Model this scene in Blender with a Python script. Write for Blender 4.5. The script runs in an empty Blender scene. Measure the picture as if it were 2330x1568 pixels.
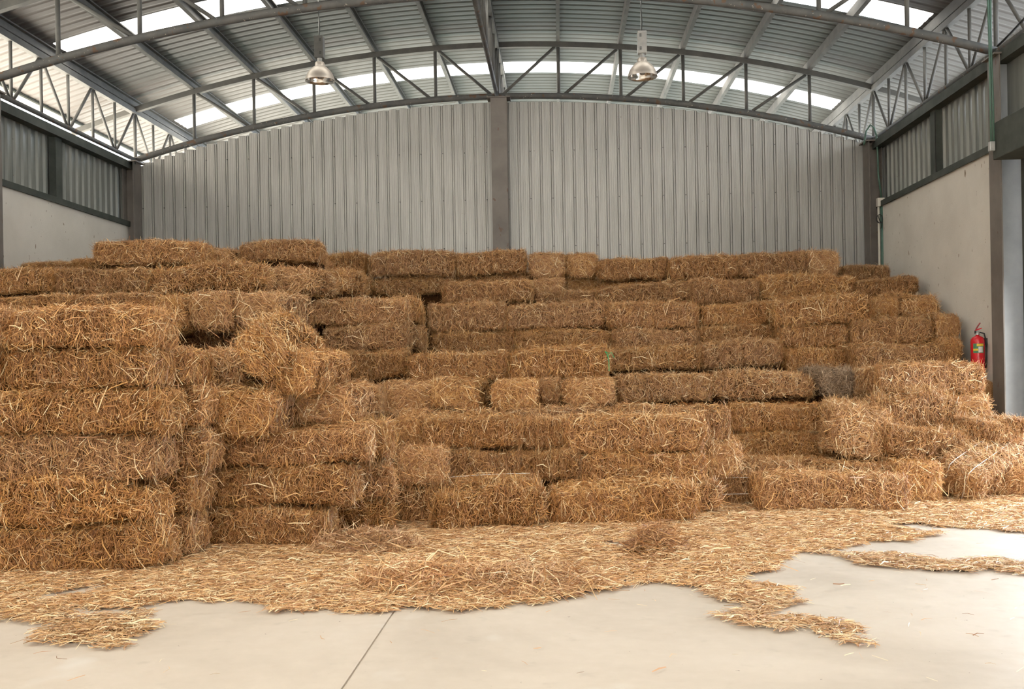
import bpy, math, random
import numpy as np
from mathutils import Matrix, Vector, Euler

random.seed(7)
rng = np.random.default_rng(11)
scene = bpy.context.scene
col = scene.collection

# ------------------------------------------------------------------ camera
F = 2265.0; TH = math.radians(2.755); RO = math.radians(1.0)
CX, CY, EYE = 1165.0, 831.9, 1.5


def ray(px, py):
    a = (px - CX) / F; b = (CY - py) / F
    xr = a * math.cos(RO) + b * math.sin(RO); zu = -a * math.sin(RO) + b * math.cos(RO)
    return (xr * math.cos(TH) - math.sin(TH), xr * math.sin(TH) + math.cos(TH), zu)


def at(px, py, Y):
    r = ray(px, py); t = Y / r[1]
    return Vector((r[0] * t, Y, EYE + r[2] * t))


def fl(px, py, z=0.0):
    r = ray(px, py); t = (z - EYE) / r[2]
    return Vector((r[0] * t, r[1] * t, z))


cam_d = bpy.data.cameras.new('camera'); cam = bpy.data.objects.new('camera', cam_d)
col.objects.link(cam); scene.camera = cam
cam_d.sensor_width = 36.0; cam_d.lens = F / 2330 * 36.0
cam_d.shift_y = (CY - 784.0) / 2330.0
cam_d.clip_end = 500
R0 = Vector((math.cos(TH), math.sin(TH), 0)); U0 = Vector((0, 0, 1)); FW = Vector((-math.sin(TH), math.cos(TH), 0))
r_ = R0 * math.cos(RO) - U0 * math.sin(RO); u_ = R0 * math.sin(RO) + U0 * math.cos(RO)
cam.matrix_world = Matrix(((r_.x, u_.x, -FW.x, 0), (r_.y, u_.y, -FW.y, 0), (r_.z, u_.z, -FW.z, EYE), (0, 0, 0, 1)))

# ------------------------------------------------------------------ materials


def newmat(name):
    m = bpy.data.materials.new(name); m.use_nodes = True
    nt = m.node_tree; b = nt.nodes['Principled BSDF']
    return m, nt, b


def N(nt, t, **kw):
    n = nt.nodes.new(t)
    for k, v in kw.items():
        if k in n.inputs.keys():
            n.inputs[k].default_value = v
        else:
            setattr(n, k, v)
    return n


def ramp(nt, stops):
    r = nt.nodes.new('ShaderNodeValToRGB')
    e = r.color_ramp.elements
    while len(e) < len(stops):
        e.new(0.5)
    for i, (p, c) in enumerate(stops):
        e[i].position = p; e[i].color = (*c, 1)
    return r


def noisy(name, c1, c2, scale=6, rough=0.6, metal=0.0, detail=6, stretch=None, bump=0.0, spots=None, bscale=None, spec=0.5):
    """two-tone noise paint, optionally with small spots (thr, scale, colour)"""
    m, nt, b = newmat(name); L = nt.links
    tc = N(nt, 'ShaderNodeTexCoord'); src = tc.outputs['Object']
    mp = N(nt, 'ShaderNodeMapping')
    if stretch:
        mp.inputs['Scale'].default_value = stretch
    L.new(src, mp.inputs['Vector'])
    no = N(nt, 'ShaderNodeTexNoise', Scale=scale, Detail=detail, Roughness=0.6)
    L.new(mp.outputs[0], no.inputs['Vector'])
    rp = ramp(nt, [(0.35, c1), (0.65, c2)]); L.new(no.outputs['Fac'], rp.inputs[0])
    out = rp.outputs[0]
    for sp in (spots or []):
        thr, sc, cc, st = sp
        mp2 = N(nt, 'ShaderNodeMapping'); mp2.inputs['Scale'].default_value = st; L.new(src, mp2.inputs['Vector'])
        n2 = N(nt, 'ShaderNodeTexNoise', Scale=sc, Detail=2.0); L.new(mp2.outputs[0], n2.inputs['Vector'])
        r2 = ramp(nt, [(thr, (0, 0, 0)), (thr + 0.03, (1, 1, 1))]); L.new(n2.outputs['Fac'], r2.inputs[0])
        mx = N(nt, 'ShaderNodeMix', data_type='RGBA'); L.new(r2.outputs[0], mx.inputs['Factor'])
        L.new(out, mx.inputs[6]); mx.inputs[7].default_value = (*cc, 1); out = mx.outputs[2]
    L.new(out, b.inputs['Base Color'])
    b.inputs['Roughness'].default_value = rough; b.inputs['Metallic'].default_value = metal
    b.inputs['Specular IOR Level'].default_value = spec
    if bump:
        nb = N(nt, 'ShaderNodeTexNoise', Scale=bscale or scale * 4, Detail=4.0); L.new(mp.outputs[0], nb.inputs['Vector'])
        bp = N(nt, 'ShaderNodeBump', Strength=bump, Distance=0.01); L.new(nb.outputs['Fac'], bp.inputs['Height'])
        L.new(bp.outputs[0], b.inputs['Normal'])
    return m


def straw_mat(name, dark=False, sat=1.0, grey=False):
    m, nt, b = newmat(name); L = nt.links
    at_ = N(nt, 'ShaderNodeAttribute', attribute_name='tone')
    if grey:
        st = [(0.0, (0.13, 0.08, 0.048)), (0.5, (0.30, 0.195, 0.115)), (1.0, (0.55, 0.40, 0.26))]
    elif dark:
        st = [(0.0, (0.06, 0.028, 0.011)), (0.5, (0.13, 0.062, 0.024)), (1.0, (0.25, 0.125, 0.050))]  # dark core: shade in the crevices between stalks put into its colour
    else:
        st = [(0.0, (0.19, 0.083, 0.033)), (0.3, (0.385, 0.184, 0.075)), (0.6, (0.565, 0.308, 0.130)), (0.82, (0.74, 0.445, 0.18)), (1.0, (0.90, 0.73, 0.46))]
    rp = ramp(nt, st); L.new(at_.outputs['Fac'], rp.inputs[0])
    oi = N(nt, 'ShaderNodeObjectInfo')
    mr = N(nt, 'ShaderNodeMapRange'); mr.inputs['To Min'].default_value = 0.92; mr.inputs['To Max'].default_value = 1.08
    L.new(oi.outputs['Random'], mr.inputs['Value'])
    hs = N(nt, 'ShaderNodeHueSaturation'); L.new(rp.outputs[0], hs.inputs['Color']); L.new(mr.outputs[0], hs.inputs['Value'])
    mr2 = N(nt, 'ShaderNodeMapRange'); mr2.inputs['To Min'].default_value = 1.08 * sat; mr2.inputs['To Max'].default_value = 1.0 * sat
    ml = N(nt, 'ShaderNodeMath', operation='MULTIPLY'); ml.inputs[1].default_value = 7.31; L.new(oi.outputs['Random'], ml.inputs[0])
    fr = N(nt, 'ShaderNodeMath', operation='FRACT'); L.new(ml.outputs[0], fr.inputs[0]); L.new(fr.outputs[0], mr2.inputs['Value'])
    L.new(mr2.outputs[0], hs.inputs['Saturation'])
    out = hs.outputs[0]
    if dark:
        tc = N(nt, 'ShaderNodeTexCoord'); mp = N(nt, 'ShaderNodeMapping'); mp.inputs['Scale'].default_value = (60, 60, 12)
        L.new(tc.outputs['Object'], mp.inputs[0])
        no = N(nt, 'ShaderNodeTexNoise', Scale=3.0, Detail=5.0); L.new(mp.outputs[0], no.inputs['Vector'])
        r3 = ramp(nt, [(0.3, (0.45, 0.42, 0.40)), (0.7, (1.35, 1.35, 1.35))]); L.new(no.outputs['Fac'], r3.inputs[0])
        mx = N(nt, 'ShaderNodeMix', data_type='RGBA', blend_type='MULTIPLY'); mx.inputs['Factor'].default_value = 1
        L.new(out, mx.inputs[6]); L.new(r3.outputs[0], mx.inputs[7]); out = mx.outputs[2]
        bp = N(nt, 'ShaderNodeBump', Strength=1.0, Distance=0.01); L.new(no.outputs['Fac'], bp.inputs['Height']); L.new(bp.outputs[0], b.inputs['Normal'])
    L.new(out, b.inputs['Base Color'])
    b.inputs['Roughness'].default_value = 0.46 if not dark else 0.85
    b.inputs['Specular IOR Level'].default_value = 0.55 if not dark else 0.1
    return m


M = {}
M['straw'] = straw_mat('straw')
M['straw_brown'] = straw_mat('straw_brown', sat=0.95)
M['straw_litter'] = straw_mat('straw_litter', sat=0.90)
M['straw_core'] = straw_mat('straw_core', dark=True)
M['straw_grey'] = straw_mat('straw_weathered', grey=True)
M['steel'] = noisy('painted_steel', (0.085, 0.088, 0.088), (0.125, 0.122, 0.117), 5, 0.65, 0.0, spec=0.25,
                   spots=[(0.68, 26, (0.30, 0.28, 0.25), (1, 1, 1)), (0.62, 9, (0.13, 0.085, 0.06), (1, 1, 1))])
M['steel_web'] = noisy('painted_steel_struts', (0.095, 0.096, 0.093), (0.13, 0.127, 0.12), 5, 0.7, spec=0.2)
M['steel_brown'] = noisy('column_primer', (0.135, 0.119, 0.105), (0.18, 0.16, 0.142), 3, 0.65, spots=[(0.70, 14, (0.12, 0.075, 0.05), (1, 1, .4))])
M['steel_dark'] = noisy('dark_green_steel', (0.062, 0.070, 0.063), (0.088, 0.096, 0.086), 4, 0.8, spec=0.12)
M['roof'] = noisy('roof_sheet_underside', (0.078, 0.070, 0.067), (0.100, 0.091, 0.087), 1.2, 0.5, 0.15, stretch=(1, 1, 1))
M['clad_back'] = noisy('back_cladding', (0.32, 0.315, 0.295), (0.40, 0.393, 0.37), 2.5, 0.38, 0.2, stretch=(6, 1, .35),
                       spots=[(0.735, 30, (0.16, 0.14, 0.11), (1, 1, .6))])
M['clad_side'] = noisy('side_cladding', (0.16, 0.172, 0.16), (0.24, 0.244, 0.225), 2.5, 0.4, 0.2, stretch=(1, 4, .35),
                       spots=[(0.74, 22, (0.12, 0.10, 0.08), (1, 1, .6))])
M['plaster'] = noisy('white_masonry', (0.60, 0.565, 0.51), (0.68, 0.645, 0.585), 1.1, 0.85, bump=0.25, bscale=60,
                     spots=[(0.715, 11, (0.27, 0.22, 0.16), (1, 1, .45)), (0.73, 25, (0.22, 0.18, 0.13), (1, 1, .5))], spec=0.2)
M['galv'] = noisy('galvanised', (0.42, 0.42, 0.41), (0.52, 0.52, 0.5), 8, 0.4, 0.6)
M['white_plastic'] = noisy('box_plastic', (0.58, 0.55, 0.48), (0.64, 0.61, 0.54), 4, 0.5)
M['green_pipe'] = noisy('green_conduit', (0.05, 0.11, 0.085), (0.07, 0.14, 0.105), 5, 0.45)
M['post_grey'] = noisy('door_post_paint', (0.27, 0.29, 0.31), (0.33, 0.35, 0.37), 3, 0.4)
M['gutter'] = noisy('gutter_white', (0.74, 0.74, 0.73), (0.80, 0.80, 0.79), 3, 0.5)
M['black'] = noisy('black_rubber', (0.015, 0.015, 0.015), (0.025, 0.025, 0.025), 5, 0.5)
M['red_dark'] = noisy('dark_red', (0.20, 0.012, 0.018), (0.24, 0.016, 0.02), 2, 0.35)
M['red'] = noisy('red_enamel', (0.52, 0.012, 0.02), (0.58, 0.016, 0.025), 2, 0.25)
M['shutter'] = noisy('shutter_slats', (0.13, 0.15, 0.10), (0.17, 0.19, 0.13), 4, 0.5)
M['twine'] = noisy('baling_twine', (0.62, 0.58, 0.52), (0.75, 0.72, 0.66), 40, 0.6)
M['twine_green'] = noisy('green_twine', (0.03, 0.30, 0.10), (0.05, 0.38, 0.14), 40, 0.5)
M['alu'] = noisy('spun_aluminium', (0.40, 0.36, 0.315), (0.47, 0.42, 0.37), 4, 0.45, 0.4)
M['alu_in'] = noisy('reflector_inside', (0.8, 0.79, 0.77), (0.85, 0.84, 0.82), 4, 0.16, 0.95)
M['lbl_green'] = noisy('label_green', (0.05, 0.19, 0.09), (0.06, 0.21, 0.10), 4, 0.5)
M['lbl_yellow'] = noisy('label_yellow', (0.72, 0.50, 0.03), (0.75, 0.53, 0.04), 4, 0.5)
M['lbl_white'] = noisy('label_silver', (0.6, 0.6, 0.58), (0.66, 0.66, 0.64), 4, 0.4)
M['yard'] = noisy('sunlit_yard', (0.72, 0.69, 0.62), (0.80, 0.77, 0.70), 0.3, 0.9)
M['asphalt'] = noisy('yard_asphalt', (0.20, 0.215, 0.225), (0.26, 0.275, 0.29), 0.3, 0.9)
M['grass'] = noisy('grass_yard', (0.045, 0.065, 0.05), (0.065, 0.09, 0.07), 0.6, 0.9)

# glass bulb
m, nt, b = newmat('bulb_glass')
b.inputs['Base Color'].default_value = (0.9, 0.9, 0.88, 1); b.inputs['Roughness'].default_value = 0.05
b.inputs['Transmission Weight'].default_value = 0.7
M['bulb'] = m
# translucent roof light sheet
m, nt, b = newmat('translucent_sheet')
tr = N(nt, 'ShaderNodeBsdfTranslucent'); tr.inputs['Color'].default_value = (0.48, 0.47, 0.445, 1)
df = N(nt, 'ShaderNodeBsdfDiffuse'); df.inputs['Color'].default_value = (0.7, 0.7, 0.68, 1)
ms = N(nt, 'ShaderNodeMixShader'); ms.inputs[0].default_value = 0.15
nt.links.new(tr.outputs[0], ms.inputs[1]); nt.links.new(df.outputs[0], ms.inputs[2])
nt.links.new(ms.outputs[0], nt.nodes['Material Output'].inputs['Surface'])
M['skylight'] = m

# concrete floor
m, nt, b = newmat('concrete_floor'); L = nt.links
tc = N(nt, 'ShaderNodeTexCoord')
n1 = N(nt, 'ShaderNodeTexNoise', Scale=0.55, Detail=6.0, Roughness=0.6, Distortion=0.6); L.new(tc.outputs['Object'], n1.inputs['Vector'])
rp = ramp(nt, [(0.3, (0.45, 0.39, 0.32)), (0.55, (0.56, 0.492, 0.412)), (0.75, (0.60, 0.535, 0.46))]); L.new(n1.outputs['Fac'], rp.inputs[0])
out = rp.outputs[0]
for thr, sc, cc in ((0.70, 4.5, (0.42, 0.37, 0.31)), (0.735, 22, (0.20, 0.16, 0.12)), (0.70, 1.7, (0.66, 0.63, 0.58))):
    n2 = N(nt, 'ShaderNodeTexNoise', Scale=sc, Detail=3.0); L.new(tc.outputs['Object'], n2.inputs['Vector'])
    r2 = ramp(nt, [(thr - 0.06 if sc < 10 else thr, (0, 0, 0)), (thr + 0.06 if sc < 10 else thr + .02, (.6, .6, .6) if sc < 10 else (1, 1, 1))]); L.new(n2.outputs['Fac'], r2.inputs[0])
    mx = N(nt, 'ShaderNodeMix', data_type='RGBA'); L.new(r2.outputs[0], mx.inputs['Factor']); L.new(out, mx.inputs[6])
    mx.inputs[7].default_value = (*cc, 1); out = mx.outputs[2]
L.new(out, b.inputs['Base Color']); b.inputs['Specular IOR Level'].default_value = 0.3
n3 = N(nt, 'ShaderNodeTexNoise', Scale=9.0, Detail=8.0); L.new(tc.outputs['Object'], n3.inputs['Vector'])
r3 = ramp(nt, [(0.3, (0.38, 0.38, 0.38)), (0.7, (0.62, 0.62, 0.62))]); L.new(n3.outputs['Fac'], r3.inputs[0]); L.new(r3.outputs[0], b.inputs['Roughness'])
bp = N(nt, 'ShaderNodeBump', Strength=0.12, Distance=0.01); L.new(n3.outputs['Fac'], bp.inputs['Height']); L.new(bp.outputs[0], b.inputs['Normal'])
M['floor'] = m

# ------------------------------------------------------------------ mesh helpers


class MB:
    def __init__(self):
        self.v = []; self.f = []

    def add(self, vs, fs):
        b = len(self.v); self.v += [tuple(x) for x in vs]; self.f += [tuple(b + i for i in q) for q in fs]; return self

    def box(self, x0, x1, y0, y1, z0, z1):
        v = [(x0, y0, z0), (x1, y0, z0), (x1, y1, z0), (x0, y1, z0), (x0, y0, z1), (x1, y0, z1), (x1, y1, z1), (x0, y1, z1)]
        return self.add(v, [(0, 3, 2, 1), (4, 5, 6, 7), (0, 1, 5, 4), (1, 2, 6, 5), (2, 3, 7, 6), (3, 0, 4, 7)])

    def tube(self, pts, r, n=10, caps=True, radii=None, sq=False):
        pts = [Vector(p) for p in pts]
        if sq: n = 4
        rings = []
        prev = None
        for i, p in enumerate(pts):
            d = (pts[min(i + 1, len(pts) - 1)] - pts[max(i - 1, 0)]).normalized()
            ref = Vector((0, 0, 1)) if abs(d.z) < 0.95 else Vector((0, 1, 0))
            if sq and prev is None: prev = ref.cross(d).normalized()
            a = ref.cross(d).normalized() if prev is None else (prev - d * prev.dot(d)).normalized()
            prev = a
            c = d.cross(a)
            rr = radii[i] if radii else r
            k0 = math.pi / 4 if sq else 0
            kk = math.sqrt(2) if sq else 1
            rings.append([p + (a * math.cos(k0 + 2 * math.pi * k / n) + c * math.sin(k0 + 2 * math.pi * k / n)) * rr * kk for k in range(n)])
        vs = [v for r in rings for v in r]
        fs = []
        for i in range(len(rings) - 1):
            for k in range(n):
                k2 = (k + 1) % n
                fs.append((i * n + k, i * n + k2, (i + 1) * n + k2, (i + 1) * n + k))
        if caps:
            fs.append(tuple(range(n))[::-1]); fs.append(tuple((len(rings) - 1) * n + k for k in range(n)))
        return self.add(vs, fs)

    def lathe(self, prof, center, n=32):
        cx, cy, cz = center
        vs = []; fs = []
        for r, z in prof:
            for k in range(n):
                a = 2 * math.pi * k / n
                vs.append((cx + r * math.cos(a), cy + r * math.sin(a), cz + z))
        for i in range(len(prof) - 1):
            for k in range(n):
                k2 = (k + 1) % n
                fs.append((i * n + k, i * n + k2, (i + 1) * n + k2, (i + 1) * n + k))
        return self.add(vs, fs)

    def build(self, name, mat, parent=None, smooth=False, bevel=0):
        me = bpy.data.meshes.new(name); me.from_pydata(self.v, [], self.f); me.validate(); me.update()
        me.materials.append(mat)
        if smooth:
            me.polygons.foreach_set('use_smooth', [True] * len(me.polygons))
        o = bpy.data.objects.new(name, me); col.objects.link(o)
        if parent:
            o.parent = parent
            o.matrix_parent_inverse = Matrix.Translation(-parent.location)
        if bevel:
            md = o.modifiers.new('b', 'BEVEL'); md.width = bevel; md.segments = 2; md.limit_method = 'ANGLE'
        return o


def empty(name, loc):
    o = bpy.data.objects.new(name, None); col.objects.link(o); o.location = loc; o.empty_display_size = 0.1
    return o


def tag(o, label=None, cat=None, group=None, kind='thing'):
    if label: o['label'] = label
    if cat: o['category'] = cat
    if group: o['group'] = group
    if kind: o['kind'] = kind
    return o


# ------------------------------------------------------------------ building constants
XC, W, D = -1.0, 6.40, 17.14
RAD = 22.3
Y2 = 12.40
ZB, ZT, ZR = 6.148, 7.07, 7.22


def arc(z0, X):
    return z0 - (X - XC) ** 2 / (2 * RAD) - (X - XC) ** 4 / (8 * RAD ** 3)


XL, XR = XC - 6.45, XC + 6.38     # inner wall faces

# floor with a saw-cut joint
fb = MB()
jx = -1.045
for a, c in ((-9.5, jx - 0.006), (jx + 0.006, 7.5)):
    fb.box(a, c, -9, 22, -0.15, 0.0)
fb.box(jx - 0.006, jx + 0.006, -9, 22, -0.15, -0.012)
fo = fb.build('floor', M['floor']); tag(fo, kind='structure')
g = MB().box(-9.5, 90, -70, -9, -0.2, -0.06).box(7.5, 90, -9, 90, -0.2, -0.06).build('ground', M['asphalt']); tag(g, kind='structure')
g = MB().box(-90, -9.5, -70, 90, -0.2, -0.06).build('yard', M['yard']); tag(g, kind='structure')
g = MB().box(-9.5, 7.5, 22, 90, -0.2, -0.06).build('lawn', M['grass']); tag(g, kind='structure')

# back wall: profiled sheet, cut along the arch
PITCH = 0.19
vs = []; fs = []
prof = []
x = XL
while x < XR + 0.05:
    for dx, dy in ((0, 0), (0.028, 0), (0.030, -.004), (0.034, -.004), (0.036, 0), (0.062, 0), (0.064, -.004), (0.068, -.004), (0.070, 0), (0.098, 0), (0.1, -.004), (.104, -.004), (.106, 0), (0.130, 0), (0.133, .030), (0.143, .032), (0.147, 0.006), (0.164, 0.006), (0.167, .032), (0.179, .032), (0.184, 0)):
        prof.append((x + dx, dy, x))
    x += PITCH
for (px_, dy, xb) in prof:
    zt = arc(ZB, xb + 0.08) - 0.085
    vs += [(px_, D + 0.06 + dy, 0), (px_, D + 0.06 + dy, zt)]
for i in range(len(prof) - 1):
    fs.append((2 * i, 2 * i + 2, 2 * i + 3, 2 * i + 1))
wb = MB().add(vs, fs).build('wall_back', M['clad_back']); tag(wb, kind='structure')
sc_ = MB()
k = 0
x = XL + 0.16
while x < XR:
    if k % 2 == 0:
        for z in (3.55, 4.38, 5.2):
            if z < arc(ZB, x) - .25:
                sc_.box(x - .008, x + .008, D + .066, D + .088, z - .008, z + .008)
    x += PITCH; k += 1
so = sc_.build('screw_heads', M['steel_dark'], wb)

# side walls
for nm, s, xin in (('wall_left', -1, XL), ('wall_right', 1, XR)):
    w = MB()
    ya, yb_ = (-9, D) if s < 0 else (12.36, D)
    xa, xb = sorted((xin, xin + s * 0.2))
    w.box(xa, xb, ya, yb_, 0, 4.08)
    if s > 0:
        w.box(xa, xb, -9, 6.3, 0, 4.08); w.box(xa, xb, 7.5, 7.9, 0, 4.08)      # wall carries on past an unseen opening added to let in light
    wo = w.build(nm, M['plaster']); tag(wo, kind='structure')
    # flashing ledge on the masonry
    fy0 = -9 if s < 0 else 12.36
    fo_ = MB().box(*sorted((xin - s * 0.035, xin + s * 0.1)), fy0, D - 0.05, 4.06, 4.12).box(*sorted((xin - s * 0.035, xin - s * 0.02)), fy0, D - .05, 4.03, 4.06).build('flashing', M['steel_dark'], wo)
    # upper cladding
    vs = []; pr = []
    y = -9.0
    while y < D:
        for dy, dx in ((0, 0), (0.12, 0), (0.14, .03), (0.18, .03), (0.2, 0)):
            pr.append((y + dy, dx))
        y += 0.2
    for (yy, dx) in pr:
        yy = min(yy, D)
        vs += [(xin + s * (0.11 - dx), yy, 4.1), (xin + s * (0.11 - dx), yy, 5.12)]
    fs = [(2 * i, 2 * i + 2, 2 * i + 3, 2 * i + 1) for i in range(len(pr) - 1)]
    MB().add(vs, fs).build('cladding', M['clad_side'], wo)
    # eaves rail
    ra = MB().box(*sorted((xin - s * 0.085, xin + s * 0.06)), -9, D - 0.1, 5.02, 5.15).build('eaves_rail', M['steel_dark'])
    tag(ra, ('left' if s < 0 else 'right') + ' dark steel eaves rail along the top of the side wall cladding', 'rail', None)
    # intermediate posts
    for yy in ((14.55, 9.9) if s < 0 else (14.45,)):
        p = MB().box(*sorted((xin - s * 0.02, xin + s * 0.09)), yy - 0.09, yy + 0.09, 4.12, 5.02).build('wall_post', M['steel_dark'])
        tag(p, ('dark green steel post in the left side cladding' if s < 0 else 'dark green steel post in the right side cladding, black cable beside it') + (', nearer the back corner' if yy > 14 and s < 0 else (', out towards the camera' if s < 0 else '')), 'post')

# unseen front wall behind the camera, added with its doorway to shape the light
wf = MB().box(XL, -3.6, -9.15, -9.0, 0, 5.3).box(1.6, XR, -9.15, -9.0, 0, 5.3).box(-3.6, 1.6, -9.15, -9.0, 4.3, 6.0).build('wall_front_added', M['plaster']); tag(wf, kind='structure')

# H-section columns


def hcol(x, y, ztop, name, label, wide=0.30, deep=0.32, group='steel roof columns', facing='x', webm='steel_brown'):
    e = empty(name, (x, y, 0)); tag(e, label, 'column', group)
    mb = MB()
    if facing == 'x':
        MB().box(x - wide / 2 + .014, x + wide / 2 - .014, y - 0.006, y + 0.006, 0, ztop).build('web', M[webm], e)
        for sx in (-1, 1):
            MB().box(*sorted((x + sx * wide / 2, x + sx * (wide / 2 - .014))), y - deep / 2, y + deep / 2, 0, ztop).build('flange', M['steel_brown'], e)
    else:
        MB().box(x - 0.006, x + 0.006, y - deep / 2 + .014, y + deep / 2 - .014, 0, ztop).build('web', M['steel_brown'], e)
        for sy in (-1, 1):
            MB().box(x - wide / 2, x + wide / 2, *sorted((y + sy * deep / 2, y + sy * (deep / 2 - .014))), 0, ztop).build('flange', M['steel_brown'], e)
    MB().box(x - wide / 2 - .06, x + wide / 2 + .06, y - deep / 2 - .02, y + deep / 2 + .02, ztop, ztop + .02).build('cap_plate', M['steel_brown'], e)
    for sx in (-1, 1):
        MB().tube([(x + sx * .1, y - .08, ztop - .03), (x + sx * .1, y - .08, ztop + .05)], .012, 6).build('bolt', M['steel_dark'], e)
    return e


hcol(XC + 0.035, D - 0.12, 6.06, 'steel_column', 'brown painted steel column in the middle of the back wall', wide=0.275, deep=0.26, facing='y')
hcol(XC - W + 0.02, D - 0.16, 5.13, 'steel_column', 'brown steel column in the back left corner', wide=0.20)
hcol(XC + W - 0.10, D - 0.16, 5.13, 'steel_column', 'brown steel column in the back right corner beside the green conduit', wide=0.22)
hcol(XC + W + 0.06, 12.25, 5.10, 'steel_column', 'grey steel column at the edge of the roller door, lit by daylight', wide=0.38, webm='post_grey')
hcol(XC - W + 0.06, Y2, 5.13, 'steel_column', 'brown steel column on the left wall, outside the picture edge', wide=0.34)

# ------------------------------------------------------------------ trusses
NODES = [XC + 1.063 * k for k in range(-6, 7)]


def main_truss(y, label):
    e = empty('roof_truss', (XC, y, 5.2)); tag(e, label, 'truss', 'arched roof trusses')
    pts = [(XC - 6.38 + 12.76 * i / 48, y, arc(ZB, XC - 6.38 + 12.76 * i / 48)) for i in range(49)]
    MB().tube(pts, 0.055, 12).build('bottom_chord', M['steel'], e, smooth=True)
    pts = [(XC - 7.5 + 15.0 * i / 48, y, arc(ZT, XC - 7.5 + 15.0 * i / 48) - 0.045) for i in range(49)]
    MB().tube(pts, 0.045, sq=True).build('top_chord', M['steel_web'], e)
    for X in NODES:
        MB().tube([(X, y, arc(ZB, X)), (X, y, arc(ZT, X) - .05)], 0.03 if abs(X - XC) > .1 else .045, 10).build('upright', M['steel_web'], e, smooth=True)
    for k in range(-6, 7):
        if k in (0,): continue
        X = NODES[k + 6]
        Xb = NODES[k + 6 - (1 if k > 0 else -1)]
        if abs(k) == 6: continue
        off = 0.10 if k > 0 else -0.10
        MB().tube([(X - (off * .6), y, arc(ZT, X) - .08), (Xb + off, y, arc(ZB, Xb) + .03)], 0.027, 8).build('diagonal', M['steel_web'], e, smooth=True)
    return e


main_truss(D, 'arched roof truss standing on the back wall')
main_truss(Y2, 'nearer arched roof truss crossing the top of the picture')


def long_truss(x, label, zb, zt, y0=9.235, ne=8, r=0.024, rc=0.036):
    e = empty('side_truss', (x, D, zb)); tag(e, label, 'truss', 'lengthwise roof trusses')
    P = 4.75 / 3
    y1 = 21.9
    MB().tube([(x, y0, zb), (x, y1, zb)], rc, 10).build('bottom_chord', M['steel'], e, smooth=True)
    MB().tube([(x, y0, zt - .07), (x, y1, zt - .07)], .045, sq=True).build('top_chord', M['steel_web'], e)
    y = D - 5 * P
    while y <= y1 + .01:
        main = min(abs(y - D), abs(y - Y2)) < .05
        if not main:
            MB().tube([(x, y, zb), (x, y, zt - .08)], r, 8).build('upright', M['steel_web'], e, smooth=True)
        ym = y + P / 2
        if ym < y1:
            MB().tube([(x, ym, zb), (x, ym, zt - .08)], r, 8).build('upright', M['steel_web'], e, smooth=True)
            MB().tube([(x, y + .03, zt - .1), (x, ym - .05, zb + .02)], r * .95, 8).build('diagonal', M['steel_web'], e, smooth=True)
        yn = y + P
        if yn < y1 + .01:
            MB().tube([(x, yn - .03, zt - .1), (x, ym + .05, zb + .02)], r * .95, 8).build('diagonal', M['steel_web'], e, smooth=True)
        y += P
    return e


zs = arc(ZT, XC - 6.38)
long_truss(XC - 6.38, 'straight lattice truss along the top of the left wall', 5.222, zs)
long_truss(XC + 6.38, 'straight lattice truss along the top of the right wall', 5.222, zs)
long_truss(XC, 'straight lattice truss running to the column in the middle of the back wall', ZB, ZT)

# purlins
names = {}
for k in range(-6, 7):
    X = NODES[k + 6]
    z = arc(ZT, X)
    if k < 0:
        o_ = ['first', 'second', 'third', 'fourth', 'fifth', 'sixth'][k + 6] + ' from the left wall'
    elif k > 0:
        o_ = ['first', 'second', 'third', 'fourth', 'fifth', 'sixth'][6 - k] + ' from the right wall'
    else:
        o_ = 'above the middle lattice truss'
    mb = MB(); vs = []
    h = 0.15; w_ = 0.06
    # C profile
    c = [(-w_ / 2, 0), (w_ / 2, 0), (w_ / 2, 0.02), (w_ / 2 - .004, .02), (w_ / 2 - .004, .004), (-w_ / 2 + .004, .004), (-w_ / 2 + .004, h - .004), (w_ / 2 - .004, h - .004), (w_ / 2 - .004, h - .02), (w_ / 2, h - .02), (w_ / 2, h), (-w_ / 2, h)]
    n = len(c)
    slope = -(X - XC) / RAD
    for yy in (-9.4, 21.9):
        for (a, b_) in c:
            vs.append((X + a, yy, z - .0 + b_ - .008 + a * slope))
    fs = [(i, (i + 1) % n, n + (i + 1) % n, n + i) for i in range(n)]
    o = mb.add(vs, fs).build('purlin', M['steel_web'])
    tag(o, 'steel purlin under the roof sheets, ' + o_, 'purlin', 'roof purlins')
for s in (-1, 1):
    X = XC + s * 7.42; z = arc(ZT, X)
    o = MB().box(X - .04, X + .0, -9.4, 21.9, z + .105, z + .14).build('eaves_purlin', M['steel_dark'])
    tag(o, ('left' if s < 0 else 'right') + ' dark eaves purlin at the outer edge of the roof', 'purlin')
    gp = MB(); cs = [(math.cos(t), math.sin(t)) for t in [math.pi + math.pi * i / 8 for i in range(9)]]
    vs = []; 
    for yy in (-9.4, 21.9):
        for (a, b_) in cs: vs.append((X + s * .12 + a * .09, yy, z + .10 + b_ * .09))
        for (a, b_) in cs[::-1]: vs.append((X + s * .12 + a * .084, yy, z + .106 + b_ * .084))
    n = 18
    fs = [(i, (i + 1) % n, n + (i + 1) % n, n + i) for i in range(n)]
    o = gp.add(vs, fs).build('gutter', M['gutter']); tag(o, 'pale half-round rain gutter outside the ' + ('left' if s < 0 else 'right') + ' roof edge', 'gutter')

# roof sheets (corrugations run along the arch)
STRIPS = [(-8.46, -7.0), (-3.94, -2.4), (.58, 2.1), (5.1, 6.6), (9.62, 10.27), (14.18, 14.80), (18.76, 19.42)]  # widest strips, out of view near the camera, added to light the bale fronts
XS0, XS1 = XC - 6.30, XC + 6.30


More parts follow.
